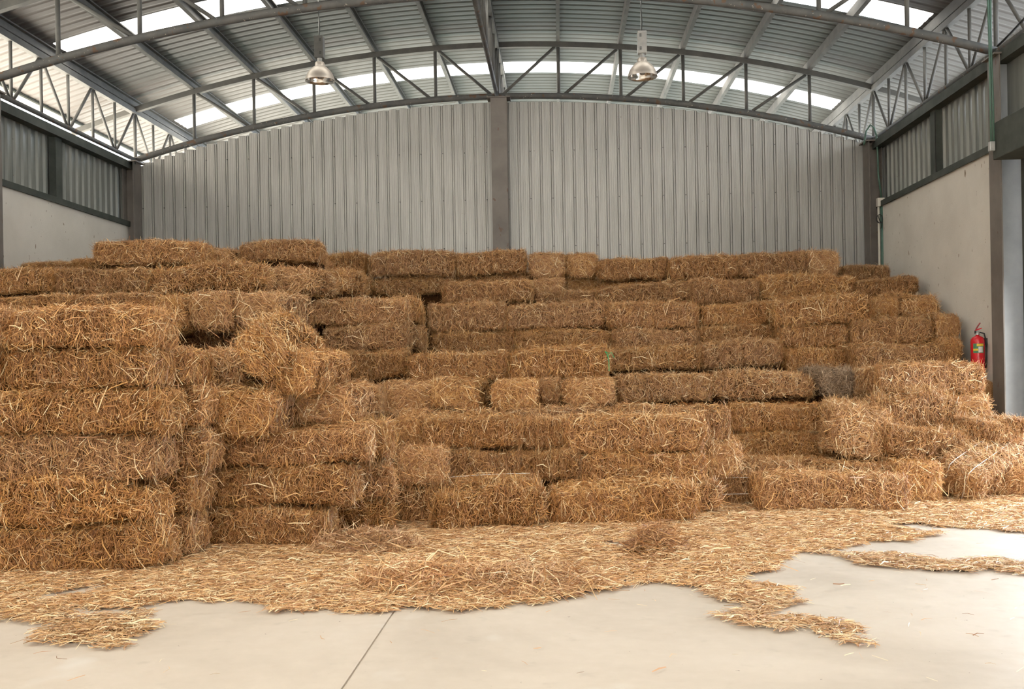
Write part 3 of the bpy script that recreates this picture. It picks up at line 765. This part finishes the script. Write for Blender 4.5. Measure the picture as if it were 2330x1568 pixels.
BALES = r'''
# x0|x1|ytop|ybot|Y|type|label|opts
# --- front left stack
-75|366|1199|1306|F|L|straw bale at the foot of the tall front left stack, on the floor|
-95|332|1094|1198|7.2|L|pale shaggy straw bale, second from the floor in the tall front left stack|
-60|348|990|1093|7.2|L|straw bale, third from the floor in the tall front left stack|
-20|372|887|989|7.15|L|straw bale, fourth from the floor in the tall front left stack|
14|345|792|886|7.2|L|golden straw bale just under the top one of the tall front left stack|
12|352|699|791|7.15|L|rounded golden straw bale on top of the tall front left stack|rz=-2
-330|2|702|795|7.35|L|straw bale at the left picture edge beside the tall stack's top bale|
-330|2|797|887|7.35|L|straw bale at the left picture edge below the topmost one there|
# second row behind that stack (only right ends show)
100|430|1165|1262|7.75|L|straw bale on the floor directly behind the foot of the front left stack|
120|446|1070|1164|7.75|L|straw bale behind the front left stack, second from the floor, greyish end showing|
130|470|975|1069|7.75|L|straw bale behind the front left stack, third from the floor, end showing|
110|462|882|974|7.75|L|straw bale behind the front left stack, fourth from the floor, end showing|
90|438|792|881|7.75|L|topmost straw bale behind the front left stack, flat dark end beside the leaning bales|
# cluster right of the front left stack
438|562|802|886|8.55|E|end-on straw bale under the left corner of the propped-up leaning bale|ry=7
484|626|886|990|8.1|E|end-on square straw bale sitting below the two leaning bales, dark gap on its right|
650|800|880|966|8.75|E|end-on straw bale right of the dark gap, carrying the leaning bales|
500|836|978|1058|8.3|L|straw bale forming the step under the end-on bales near the leaning ones|
472|802|1062|1152|8.3|L|straw bale in the middle of the three-high step right of the front left stack|
432|742|1158|1247|F|L|low straw bale on the floor just right of the front left stack|rz=2
560|884|958|1050|8.95|L|third layer straw bale behind the three-high step, its narrow end by the recess|
580|886|1052|1132|8.9|L|second layer straw bale behind the three-high step, shaggy end by the recess|
575|890|1134|1216|F|L|straw bale on the floor behind the three-high step, grey shaggy end showing|
# centre pocket
892|957|950|1046|9.75|E|narrow straw bale in the shadowed corner of the recess left of centre|
955|1188|950|1020|9.7|L|straw bale in the upper row of the recess, upright straws, left of centre|
1188|1330|952|1022|9.95|L|darker straw bale set back beside the tall centre stack, upper row|
898|1016|1020|1102|9.35|E|rounded end-on straw bale in the recess with a pale swirled end|
1012|1186|1026|1098|9.7|L|dark straw bale in the lower row of the recess under a pale twine|
1186|1322|1028|1096|9.75|L|straw bale in the lower row of the recess touching the centre stack|
900|1225|1094|1188|9.4|L|straw bale with a loose twine on top, behind the foremost low bale left of centre|ry=-2;twtop
984|1238|1110|1208|F|L|short shaggy straw bale on the floor, foremost of the pile left of centre|rz=4
1247|1588|1106|1196|F|L|long straw bale on the floor in front of the tall centre stack, whitish right end|
# centre stack
1283|1606|948|1031|9.85|L|topmost straw bale of the three-high centre stack|
1287|1612|1032|1102|9.85|L|middle straw bale of the three-high centre stack|
1300|1642|1096|1176|F|L|straw bale at the floor of the centre stack, ragged right end showing|
850|1130|934|1012|10.5|L|straw bale whose flat top makes the littered ledge under the end-on row, left half|
1130|1400|930|1010|10.5|L|straw bale whose flat top makes the littered ledge under the end-on row, right half|
1400|1664|926|1004|10.5|L|straw bale behind the top of the centre stack, its dark end showing right|
1606|1692|1006|1050|10.4|E|pale straw bale end peeking out low at the right of the centre stack|yb=1090
# end-on row in the middle
762|862|876|948|10.2|L|straw bale lit on its top, filling behind the end-on bale with the dark gap|
866|980|873|936|10.75|E|first end-on straw bale from the left in the middle row of squarish bale ends|rz=3
982|1090|868|938|10.6|E|end-on straw bale just left of the deep black gap in the middle row|
1124|1226|868|938|10.6|E|end-on straw bale just right of the deep black gap in the middle row|rz=-2
1227|1276|864|918|11.0|E|narrow straw bale end between two squarish bale ends in the middle row|
1284|1397|864|920|10.8|E|rightmost squarish end-on straw bale of the middle row, below the green twine|
# level 5 centre
928|1154|804|866|11.5|L|dark straw bale with upright straws, left of the raised bale with green twine|
1156|1386|792|864|11.5|L|raised straw bale with a green twine at its right end|ry=-2.5;green
762|926|800|864|11.7|L|lowest visible straw bale of the column left of the middle, under two more|
738|926|740|799|12.2|L|middle straw bale of the three-high column left of the middle|
704|922|680|739|12.3|L|broad straw bale on top of the three-high column left of the middle|
790|962|744|800|12.85|L|straw bale behind the three-high column, middle level, end showing at right|
760|958|682|743|12.85|L|straw bale behind the three-high column, top level, rounded end at right|
# level 6/7 centre
974|1150|690|754|13.9|L|straw bale right beside the three-high column's rounded end, upper long row|
1150|1382|689|748|13.9|L|straw bale in the middle of the upper long row across the centre|
1384|1592|687|748|13.85|L|straw bale at the right end of the upper long row across the centre|
980|1170|756|806|13.8|L|straw bale in the lower long row, beside the three-high column|ry=1
1171|1388|750|800|13.8|L|straw bale in the middle of the lower long row across the centre|
1392|1592|749|797|13.75|L|straw bale at the right end of the lower long row across the centre|
# right middle
1388|1592|790|842|12.7|L|straw bale right of the green twine, below the lower long row|
1594|1782|776|834|13.1|L|sloping topped straw bale between the green twine bale and the right columns|ry=-1
1592|1764|740|784|13.9|L|dark thin looking straw bale left of the right columns, lower of two|
1594|1766|691|739|14.0|L|straw bale left of the high pale right bale, upper of two|
1404|1620|853|914|11.9|L|straw bale beside the rightmost squarish bale end, its top brightly lit|
1622|1850|847|908|12.2|L|long straw bale in the bright-topped right row, left of the torn grey bale end|
1860|1938|840|902|12.3|E|torn greyish straw bale end between two long bales in the right row|rz=4
1932|2000|840|900|12.4|E|shadowed straw bale end beside the torn greyish one|
1996|2242|828|898|11.7|L|brightly lit long straw bale at the right end of its row, below the extinguisher|
1664|1889|922|984|11.75|L|straw bale with vertical flakes right behind the centre stack, upper of two|
1680|1896|985|1047|11.7|L|straw bale right behind the centre stack, lower of two, dark gap at right|
1889|2000|914|975|11.9|L|straw bale behind the torn pile, under the long bright bale|
1620|1832|1056|1150|F|L|floor level straw bale with two horizontal twines, right of the centre stack|twface
1836|2050|1060|1150|10.6|L|straw bale behind the foremost right bale, only its upper strip showing|
2044|2148|1054|1147|F|E|end-on straw bale on the floor right of the foremost right bale|
1724|2076|1082|1166|F|L|foremost long straw bale of the right side, on the littered floor|rz=-1
1620|1880|1046|1110|11.3|L|straw bale behind the twined floor bale, only its top showing|
1880|2140|1042|1104|11.3|L|straw bale under the torn pile at right, mostly hidden|
# right torn pile
1902|2045|925|1050|10.95|E|large loosened straw bale end at the left of the torn right pile|ry=8;rz=-8;len=1.0
2010|2205|975|1046|10.85|L|collapsed straw bale along the foot of the torn right pile|ry=4;rz=6
1985|2186|896|988|11.2|L|sagging straw bale on top of the torn right pile|ry=3;rz=-6
2160|2262|900|962|11.5|E|bright straw bale near the door under the long bright bale's right end|
2186|2345|956|1008|10.9|L|sunbleached straw bale nearest the door post, glaring in the daylight|rz=-3;ry=2
2060|2200|900|962|11.7|L|straw bale tucked between the torn pile and the bright door-side bales|
2200|2340|1008|1070|11.1|L|straw bale under the glaring door-side bale|
2241|2263|866|912|12.5|E|small dark piece of straw bale against the white wall by the door post|len=.5
# right columns
1776|1936|738|792|13.5|L|straw bale of the left right-hand column, upper of two|
1785|1932|793|846|13.3|L|straw bale of the left right-hand column, lower of two|
1940|2128|724|782|13.4|L|pale straw bale of the far right column, upper of two|
1940|2156|783|838|13.0|L|pale straw bale of the far right column, lower of two, long straws poking out|
1766|1985|674|737|13.5|L|broad straw bale capping the right columns, vertical flakes|
1985|2046|674|722|13.9|E|short straw bale end at the right of the broad capping bale|
2047|2140|668|724|13.95|E|shaggy dark straw bale end two steps below the upper right corner|
2133|2188|711|766|13.3|E|round straw bale end leaning on the white right wall, upper of two|
2140|2192|768|820|13.1|E|shaded straw bale end against the white right wall, lower of two|
1915|2028|604|642|15.7|L|straw bale at the foot of the green conduit, top right of the pile|
1945|2094|632|672|14.7|L|dark straw bale tilted up to the right against the white wall|ry=-5
# level 8
1009|1212|640|690|14.7|L|light straw bale lying before the back rows, left of the top centre|ry=-1
1356|1572|645|690|14.75|L|straw bale tilted up to the right before the back row, centre right|ry=-3
1570|1731|636|692|14.7|L|straw bale before the back row, second from the right end of its row|
1732|1950|626|684|14.7|L|long straw bale at the right end of the row before the back row|ry=1
1215|1362|662|700|14.9|L|flattened straw bale between the two light bales before the back row|ry=-3
# back top row
732|833|576|630|15.6|L|straw bale first from the left in the top row against the back wall|
836|1036|572|629|15.5|L|long straw bale second from the left in the top row against the back wall|
1038|1196|572|624|15.5|L|straw bale third from the left in the top row, under the centre column|ry=-2
1205|1285|577|632|15.5|E|squarish straw bale end in the top row, right of the centre column|
1285|1357|577|628|15.7|E|dark squarish straw bale end in the top row right of the centre column|
1362|1520|588|636|15.5|L|straw bale in the top row, low one right of the squarish ends|
1521|1680|582|636|15.4|L|straw bale in the top row, third from its right end|ry=-1
1680|1842|575|630|15.4|L|straw bale in the top row, second from its right end|ry=-1
1842|1911|569|624|15.4|E|straw bale end finishing the top row at right|
745|846|628|668|15.6|L|straw bale below the first one of the top row, in shadow|
846|1040|630|670|15.6|L|dark straw bale under the long second bale of the top row|
1040|1210|624|668|15.65|L|straw bale in the dark layer beneath the centre column|
1210|1282|632|668|15.5|E|straw bale end beneath the squarish end, second layer from the top|
1282|1356|630|664|15.9|E|deeply shaded straw bale end in the second layer from the top|
1362|1560|637|680|15.7|L|straw bale in the second layer behind the tilted one|
1560|1738|637|680|15.7|L|straw bale in the second layer under the third bale from the top row's right end|
1738|1910|637|680|15.7|L|straw bale in the second layer under the right end of the top row|
# left back
418|532|668|750|9.9|E|rounded end-on straw bale overhanging the dark hollow behind the left stack|
536|642|664|740|9.9|E|straw bale beside the overhanging rounded one, greyish right side|
343|416|668|748|9.75|E|straw bale end left of the overhanging rounded one|
160|345|668|712|9.8|L|straw bale whose top shows over the front left stack, right one|
-60|160|674|715|9.8|L|bright-topped straw bale over the front left stack at the picture edge|
385|540|752|808|10.6|L|straw bale in the dark hollow below the overhanging rounded end|
540|700|742|800|10.6|L|straw bale behind the leaning bales, below the greyish sided one|
-90|120|611|668|11.5|L|straw bale at the left picture edge, one step below the skyline row|
122|336|611|668|11.5|L|straw bale second from the left picture edge, one step below the skyline row|
337|603|600|665|11.4|L|long straw bale with ragged right end, one step below the high left bale|
606|716|610|668|12.0|E|straw bale behind the ragged right end of the long left bale|
714|800|612|668|13.2|E|shaded straw bale end between left heap and back rows, upper|
206|458|547|603|12.1|L|high straw bale standing out on the left skyline before the corner|
452|528|562|606|12.7|E|ragged straw bale end right behind the high left skyline bale|
540|728|547|596|12.7|L|straw bale topping the second hump of the skyline, left of the top row|
560|740|590|612|13.2|L|straw bale flattened beneath the second skyline hump|yb=620
160|208|588|614|12.6|E|small shaggy straw bale end low on the left skyline beside the high bale|
45|160|596|616|13.0|L|dark straw bale along the white left wall on the skyline|yb=634
'''


def loops(e_obj, ys, mat='twine', r=.0032, dz=0.006, name='twine', sect=None):
    for yy in ys:
        pts = []
        a, h_ = HX + .010, 2 * HZ + dz
        if sect == 'top':
            P = [(-a * .9, yy, h_ + .02), (-.2, yy + .03, h_ + .03), (.1, yy + .06, h_ + .028), (.45, yy + .02, h_ + .015)]
        elif sect == 'face':
            P = [(-a, -HY - .012, yy), (-.3, -HY - .019, yy + .004), (0, -HY - .018, yy), (.3, -HY - .02, yy - .004), (a, -HY - .012, yy)]
        else:
            P = [(-a, yy, .03), (-a - .012, yy, h_ * .5), (-a, yy, h_ - .02), (-.55, yy, h_ + .004), (-.2, yy, h_ + .006), (.2, yy, h_ + .004), (.55, yy, h_ + .003), (a, yy, h_ - .02), (a + .012, yy, h_ * .5), (a, yy, .03)]
        mb = MB().tube(P, r, 6)
        o = mb.build(name, M[mat]); o.parent = e_obj


def look(X0, X1, i):
    return VAR[i % len(VAR)]


foot = []
bi = 0
for line in BALES.strip().split('\n'):
    if not line or line[0] == '#':
        continue
    f_ = line.split('|')
    x0, x1, yt, yb = map(float, f_[:4])
    o = {}
    for kv in f_[7].split(';'):
        if kv:
            kk, _, vv = kv.partition('='); o[kk] = vv or '1'
    if 'yb' in o: yb = float(o['yb'])
    xc = (x0 + x1) / 2
    if f_[4] == 'F':
        Y = fl(xc, yb).y; z0 = 0.0
    else:
        Y = float(f_[4]); z0 = max(0.0, at(xc, yb, Y).z)
    z1 = at(xc, yt, Y).z
    X0, X1 = at(x0, yb, Y).x, at(x1, yb, Y).x
    w, h = X1 - X0, z1 - z0
    endon = f_[5] == 'E'
    dep = float(o.get('len', 1.25 if Y < 15 else .95)) if endon else 0.48
    lab = f_[6]
    if 'loosened' in lab: me = BIG
    elif lab.startswith('torn greyish'): me = GREY
    elif any(t in lab for t in ('torn', 'shaggy', 'ragged', 'collapsed', 'sagging', 'sunbleached', 'propped')): me = SHAG[bi % 4]
    else: me = VAR[(bi * 7 + 3) % len(VAR)]
    ob = bpy.data.objects.new('straw_bale', me); col.objects.link(ob)
    flip = (bi // 3) % 2
    rx, ry, rz = (math.radians(float(o.get(k_, 0))) for k_ in ('rx', 'ry', 'rz'))
    jr = random.Random(bi)
    jz = math.radians(jr.uniform(-1.3, 1.3)); jy = math.radians(jr.uniform(-.5, .5))
    if endon:
        base = math.pi / 2 + (math.pi if flip else 0)
        sc_v = (dep / 1.3, w / .485, h / .341) if me is not BIG else (dep / 1.0, w / .64, h / .58)
    else:
        base = math.pi if flip else 0
        sc_v = (w / 1.315, dep / .48, h / .341)
    C_ = Vector(((X0 + X1) / 2, Y + dep / 2, z0))
    R_ = Matrix.Rotation(rz + jz, 4, 'Z') @ Matrix.Rotation(ry + jy, 4, 'Y') @ Matrix.Rotation(rx, 4, 'X') @ Matrix.Rotation(base, 4, 'Z')
    ctr = Vector((0, 0, h / 2))
    rot3 = R_.to_3x3()
    loc = C_ + ctr - rot3 @ ctr
    ob.matrix_world = Matrix.Translation(loc) @ R_ @ Matrix.Diagonal((*sc_v, 1))
    tag(ob, lab, 'bale', 'straw bales')
    s3 = -1 if flip else 1
    if 'twtop' in o: loops(ob, [-.08 * s3], sect='top')
    if 'twface' in o:
        for yy in (.10, .235):
            P = [(-HX - .012, -s3 * (HY + .014), yy), (-.3, -s3 * (HY + .020), yy + .003), (.1, -s3 * (HY + .019), yy), (HX + .012, -s3 * (HY + .014), yy - .003)]
            t_ = MB().tube(P, .0032, 6).build('twine', M['twine']); t_.parent = ob
    if 'green' in o:
        t_ = MB().tube([(s3 * (HX + .02), -s3 * .20, .25), (s3 * (HX - .03), -s3 * (HY + .02), .27), (s3 * (HX + .0), -s3 * (HY + .03), .23), (s3 * (HX + .01), -s3 * (HY + .025), .16), (s3 * (HX + .005), -s3 * (HY + .022), .06)], .0055, 6).build('twine', M['twine_green']); t_.parent = ob; t_['label'] = 'green twine with frayed end'
        t_ = MB().tube([(s3 * (HX - .01), -s3 * (HY + .03), .22), (s3 * (HX + .05), -s3 * (HY + .03), .26), (s3 * (HX + .08), -s3 * (HY + .03), .20)], .005, 6).build('twine', M['twine_green']); t_.parent = ob; t_['label'] = 'green frayed twine end'
    foot.append((X0, X1, Y, Y + dep, z0, z1))
    bi += 1


def free_bale(center, dims, rots, label, me, twine=None):
    """dims: length, width, height; rots applied right to left"""
    ob = bpy.data.objects.new('straw_bale', me); col.objects.link(ob)
    R_ = Matrix.Identity(4)
    for ax, deg in rots: R_ = R_ @ Matrix.Rotation(math.radians(deg), 4, ax)
    h = dims[2]
    ob.matrix_world = Matrix.Translation(Vector(center) - R_.to_3x3() @ Vector((0, 0, h / 2))) @ R_ @ Matrix.Diagonal((dims[0] / 1.3, dims[1] / .48, h / .335, 1))
    tag(ob, label, 'bale', 'straw bales')
    if twine: loops(ob, twine, r=.0038, dz=.012)
    return ob


# two bales tipped over each other left of the middle
c = at(600, 801, 8.1); free_bale((c.x, 8.1 + .62, c.z), (1.3, .38, .45), [('Z', -1), ('Y', -38), ('Z', 90)], 'tilted straw bale propped on its edge, highest of the two leaning bales', SHAG[1])
c = at(664, 843, 8.3); free_bale((c.x, 8.3 + .62, c.z), (1.25, .42, .33), [('Z', -2), ('Y', 9), ('Z', 90)], 'rounded straw bale end leaning against the tilted bale, swirled stalks', VAR[4])
# twine-bound bale sliding down at the far right
free_bale((4.62, 11.0, .40), (1.36, .50, .36), [('Z', 38), ('Y', -17), ('X', 24)], 'bright straw bale slanting down to the floor at right, two white twines', VAR[2], twine=(-.10, .10))
c = at(2320, 1095, 11.4); free_bale((c.x, 11.3, .17), (1.2, .46, .33), [('Z', 60)], 'shaded straw bale lying under the slanting twined bale at the picture edge', VAR[6])

# added filler boxes standing in for the hidden bales that carry the pile
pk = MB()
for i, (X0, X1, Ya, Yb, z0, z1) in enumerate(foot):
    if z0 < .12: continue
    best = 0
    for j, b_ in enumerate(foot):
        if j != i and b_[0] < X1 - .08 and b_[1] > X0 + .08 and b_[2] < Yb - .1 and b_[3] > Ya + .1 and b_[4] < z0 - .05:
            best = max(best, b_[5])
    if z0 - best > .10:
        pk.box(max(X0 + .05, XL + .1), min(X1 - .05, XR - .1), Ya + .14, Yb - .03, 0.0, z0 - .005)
po = pk.build('bale_filler', M['straw_core']); tag(po, 'added dark filler under the stacked bales, standing in for hidden bales', 'straw', kind='stuff')

# ------------------------------------------------------------------ straw litter on the floor


def inpoly(x, y, poly):
    c = np.zeros(len(x), bool); n = len(poly)
    for i in range(n):
        x1, y1 = poly[i]; x2, y2 = poly[(i + 1) % n]
        c ^= ((y1 > y) != (y2 > y)) & (x < (x2 - x1) * (y - y1) / ((y2 - y1) or 1e-9) + x1)
    return c


def wpoly(pp):
    return [tuple(fl(a, b_)[:2]) for a, b_ in pp]


MAIN = wpoly([(-150, 1250), (-150, 1392), (0, 1388), (60, 1402), (200, 1385), (330, 1388), (430, 1366), (560, 1372), (640, 1392), (780, 1398), (900, 1390), (1000, 1392), (1150, 1386), (1230, 1374), (1300, 1362), (1400, 1345), (1440, 1322), (1520, 1330), (1600, 1352), (1660, 1356), (1740, 1372), (1820, 1362), (1800, 1345), (1720, 1335), (1690, 1318), (1760, 1300), (1790, 1285), (1760, 1272), (1850, 1258), (1960, 1240), (2060, 1232), (2140, 1222), (2060, 1206), (1990, 1198), (2100, 1196), (2220, 1205), (2420, 1222), (2420, 1120), (1700, 1120), (1200, 1150), (400, 1210)])
STRAND = wpoly([(1830, 1256), (1990, 1262), (2130, 1275), (2250, 1276), (2400, 1285), (2400, 1322), (2240, 1302), (2080, 1306), (1990, 1288), (1900, 1270)])
TAIL = wpoly([(1600, 1345), (1720, 1350), (1810, 1368), (1800, 1388), (1740, 1402), (1850, 1410), (1950, 1425), (1960, 1452), (1992, 1470), (1960, 1478), (1900, 1452), (1830, 1440), (1700, 1428), (1625, 1412), (1690, 1392), (1640, 1365)])
LEFTP = wpoly([(-60, 1385), (80, 1398), (230, 1400), (330, 1398), (372, 1420), (330, 1450), (300, 1474), (200, 1482), (110, 1462), (70, 1430), (20, 1410)])
BARE = [wpoly([(90, 1352), (150, 1340), (215, 1345), (190, 1360), (110, 1368)]), wpoly([(1370, 1238), (1440, 1234), (1450, 1245), (1380, 1250)]), wpoly([(200, 1338), (250, 1334), (255, 1342), (210, 1348)])]
HEAPS = [(fl(835, 1255), .33, .075), (fl(1492, 1268), .24, .13), (fl(960, 1340), .34, .06), (fl(1290, 1340), .30, .035), (fl(1120, 1325), .35, .045)]


def hmap(x, y):
    z = 0.006 + .008 * (np.sin(x * 5.1 + 1.3 * np.sin(y * 4)) * np.cos(y * 6.3) + 1)
    for c, rr, hh in HEAPS:
        z = z + hh * np.exp(-(((x - c.x) / rr) ** 2 + ((y - c.y) / (rr * 1.0)) ** 2) * 1.5)
    return z


def litter(name, polys, dens, label, th, bare=(), wet=0.0, lmul=1.0, base=True, seed=5, edge=.0):
    r = np.random.default_rng(seed)
    parts = []
    xs = [q[0] for P in polys for q in P]; ys = [q[1] for P in polys for q in P]
    x0, x1, y0, y1 = min(xs), max(xs), min(ys), max(ys)

    def inside(x, y, jit=0):
        wx = x + .05 * np.sin(y * 13) + .03 * np.sin(y * 31 + x * 9); wy = y + .05 * np.sin(x * 11 + 2) + .035 * np.sin(x * 27)
        m_ = np.zeros(len(x), bool)
        for P in polys: m_ |= inpoly(wx, wy, P)
        for P in bare: m_ &= ~inpoly(wx, wy, P)
        return m_
    if base:
        g = .03
        nx, ny = int((x1 - x0) / g) + 2, int((y1 - y0) / g) + 2
        X, Y = np.meshgrid(x0 + np.arange(nx) * g, y0 + np.arange(ny) * g, indexing='ij')
        X_, Y_ = X.ravel(), Y.ravel()
        ok = inside(X_, Y_).reshape(nx, ny)
        er = ok.copy()
        for _ in range(2):
            e2 = er.copy()
            e2[1:] &= er[:-1]; e2[:-1] &= er[1:]; e2[:, 1:] &= er[:, :-1]; e2[:, :-1] &= er[:, 1:]
            er = e2
        nz = r.uniform(0, .006, X_.shape)
        V = np.stack([X_, Y_, np.maximum(hmap(X_, Y_) - .012 + nz, .0015)], 1)
        i, j = np.nonzero(er[:-1, :-1] & er[1:, :-1] & er[:-1, 1:] & er[1:, 1:])
        drop = r.random(len(i)) < .05
        i, j = i[~drop], j[~drop]
        b_ = i * ny + j
        Q = np.stack([b_, b_ + ny, b_ + ny + 1, b_ + 1], 1)
        parts.append((V, Q, r.uniform(.5, 1, len(V)), 1))
    n = int((x1 - x0) * (y1 - y0) * dens)
    x = r.uniform(x0, x1, n); y = r.uniform(y0, y1, n)
    if edge: x = x + r.normal(0, edge, n); y = y + r.normal(0, edge, n)
    m_ = inside(x - (r.normal(0, edge, n) if edge else 0), y)
    x, y = x[m_], y[m_]; n = len(x)
    ang = r.normal(0, 1.25, n) + r.choice([0, 0, 0, 1.57], n)
    d = np.stack([np.cos(ang), np.sin(ang), r.normal(0, th, n)], 1)
    nrm = np.tile(np.array([[0, 0, 1.]]), (n, 1)) + r.normal(0, .2, (n, 3))
    ln = np.minimum(r.gamma(3, .018, n) * lmul + .024, .32)
    z = hmap(x, y) + np.abs(r.normal(0, .008, n))
    wd = r.uniform(.0028, .0060, n) + (r.random(n) < .10) * r.uniform(.002, .005, n)
    tone = np.clip(r.beta(1.8, 1.5, n) + .14 + (r.random(n) < .10) * .3, 0, 1)
    bn = np.abs(r.normal(0, .05, n)) * ln; bs = r.normal(0, .10, n) * ln
    z = np.maximum(z, .003 + np.abs(d[:, 2]) * ln * .5)
    v, q, t = straws(np.stack([x, y, z], 1), d, unit(nrm), ln, wd, bn, bs, tone, r=r)
    v[:, 2] = np.maximum(v[:, 2], .001)
    parts.append((v, q, t, 0))
    o = bpy.data.objects.new(name, mesh_np(name, parts, [M['straw_litter'], M['straw_core']])); col.objects.link(o)
    tag(o, label, 'straw', kind='stuff')
    return o


litter('loose_straw', [MAIN], 8500, 'thick carpet of loose straw littering the concrete along the foot of the bales', .10, bare=BARE, lmul=1.15, edge=.02)
litter('straw_strand', [STRAND], 6500, 'thin band of swept straw reaching the right picture edge on bare concrete', .08, base=True, seed=6, edge=.025)
litter('straw_tail', [TAIL], 6500, 'tongue of scattered straw running forward onto the concrete at right', .08, seed=7, edge=.02)
litter('straw_patch', [LEFTP], 5500, 'thin patch of straw on the concrete at the front left', .07, seed=8, edge=.025)
wide = [wpoly([(-100, 1350), (-100, 1568), (2330, 1568), (2400, 1215), (1500, 1215)])]
litter('stray_stalks', wide, 6.5, 'single stray straw stalks scattered over the clean concrete floor', .03, base=False, seed=9, lmul=.9)


def clump(px, py, rad, hh, n, label, seed, tone_shift=0.0, mats=None):
    r = np.random.default_rng(seed); c = fl(px, py)
    a = r.uniform(0, 6.28, n); q = np.sqrt(r.random(n)) * rad
    x = c.x + np.cos(a) * q * 1.25; y = c.y + np.sin(a) * q
    z = hmap(x, y) + hh * (1 - (q / rad) ** 2) * r.random(n) ** .5
    an = r.uniform(0, 6.28, n)
    d = np.stack([np.cos(an), np.sin(an) * .7, r.normal(.0, .35, n)], 1)
    ln = np.minimum(r.gamma(4, .034, n) + .05, .34); wd = r.uniform(.003, .0085, n)
    tone = np.clip(r.beta(2.2, 2.0, n) + tone_shift, 0, 1)
    z = np.maximum(z, .004 + np.abs(d[:, 2]) * ln * .4)
    v, qd, t = straws(np.stack([x, y, z], 1), d, unit(np.tile(np.array([[0, 0, 1.]]), (n, 1)) + r.normal(0, .5, (n, 3))), ln, wd, r.normal(0, .12, n) * ln, r.normal(0, .12, n) * ln, tone, r=r)
    v[:, 2] = np.maximum(v[:, 2], .001)
    o = bpy.data.objects.new('straw_heap', mesh_np('straw_heap', [(v, qd, t, 0)], mats or [M['straw_litter']])); col.objects.link(o)
    tag(o, label, 'straw', kind='stuff')


clump(1492, 1264, .19, .15, 620, 'small brownish heap of long broken stalks on the straw litter right of centre', 21, -.12, [M['straw_brown']])
clump(838, 1252, .36, .09, 2200, 'low heap of loose straw before the grey shaggy bale ends', 22, .05)
clump(960, 1332, .38, .09, 2000, 'messy heap of long pale straw at the front of the litter', 23, .08)
clump(1200, 1335, .42, .06, 1600, 'spread heap of pale straw at the front edge of the litter, centre', 24, .08)

# ------------------------------------------------------------------ light
w = bpy.data.worlds.new('world'); scene.world = w; w.use_nodes = True
nt = w.node_tree; bg = nt.nodes['Background']
tc = N(nt, 'ShaderNodeTexCoord'); sx = N(nt, 'ShaderNodeSeparateXYZ'); nt.links.new(tc.outputs['Generated'], sx.inputs[0])
# hazy sky: warm white on the sun's side, bluer away from it
dt = N(nt, 'ShaderNodeVectorMath', operation='DOT_PRODUCT'); dt.inputs[1].default_value = (-0.78, -0.62, 0.0); nt.links.new(tc.outputs['Generated'], dt.inputs[0])
mr = N(nt, 'ShaderNodeMapRange'); mr.inputs['From Min'].default_value = -1; mr.inputs['From Max'].default_value = 1; nt.links.new(dt.outputs['Value'], mr.inputs['Value'])
rp = ramp(nt, [(0.0, (1.35, 1.52, 1.72)), (0.25, (1.05, 1.15, 1.26)), (0.45, (0.90, 0.95, 1.0)), (0.75, (1.0, 0.93, 0.82)), (1.0, (1.0, 0.90, 0.76))]); nt.links.new(mr.outputs[0], rp.inputs[0])
nt.links.new(rp.outputs[0], bg.inputs['Color']); bg.inputs['Strength'].default_value = 3.0
s = bpy.data.lights.new('sun', 'SUN'); s.energy = 14.0; s.color = (1.0, 0.93, 0.82); s.angle = math.radians(1.0)
so = bpy.data.objects.new('sun', s); col.objects.link(so)
so.rotation_euler = Vector((-0.55, -0.30, 0.80)).to_track_quat('Z', 'Y').to_euler()

scene.view_settings.view_transform = 'Standard'; scene.view_settings.look = 'None'
scene.view_settings.gamma = 1.0; scene.view_settings.use_curve_mapping = False
scene.view_settings.exposure = 1.33
scene.cycles.use_denoising = True
scene.cycles.max_bounces = 7; scene.cycles.diffuse_bounces = 4; scene.cycles.glossy_bounces = 3
scene.cycles.use_adaptive_sampling = True; scene.cycles.adaptive_threshold = 0.05; scene.cycles.adaptive_min_samples = 16
scene.cycles.sample_clamp_indirect = 8.0
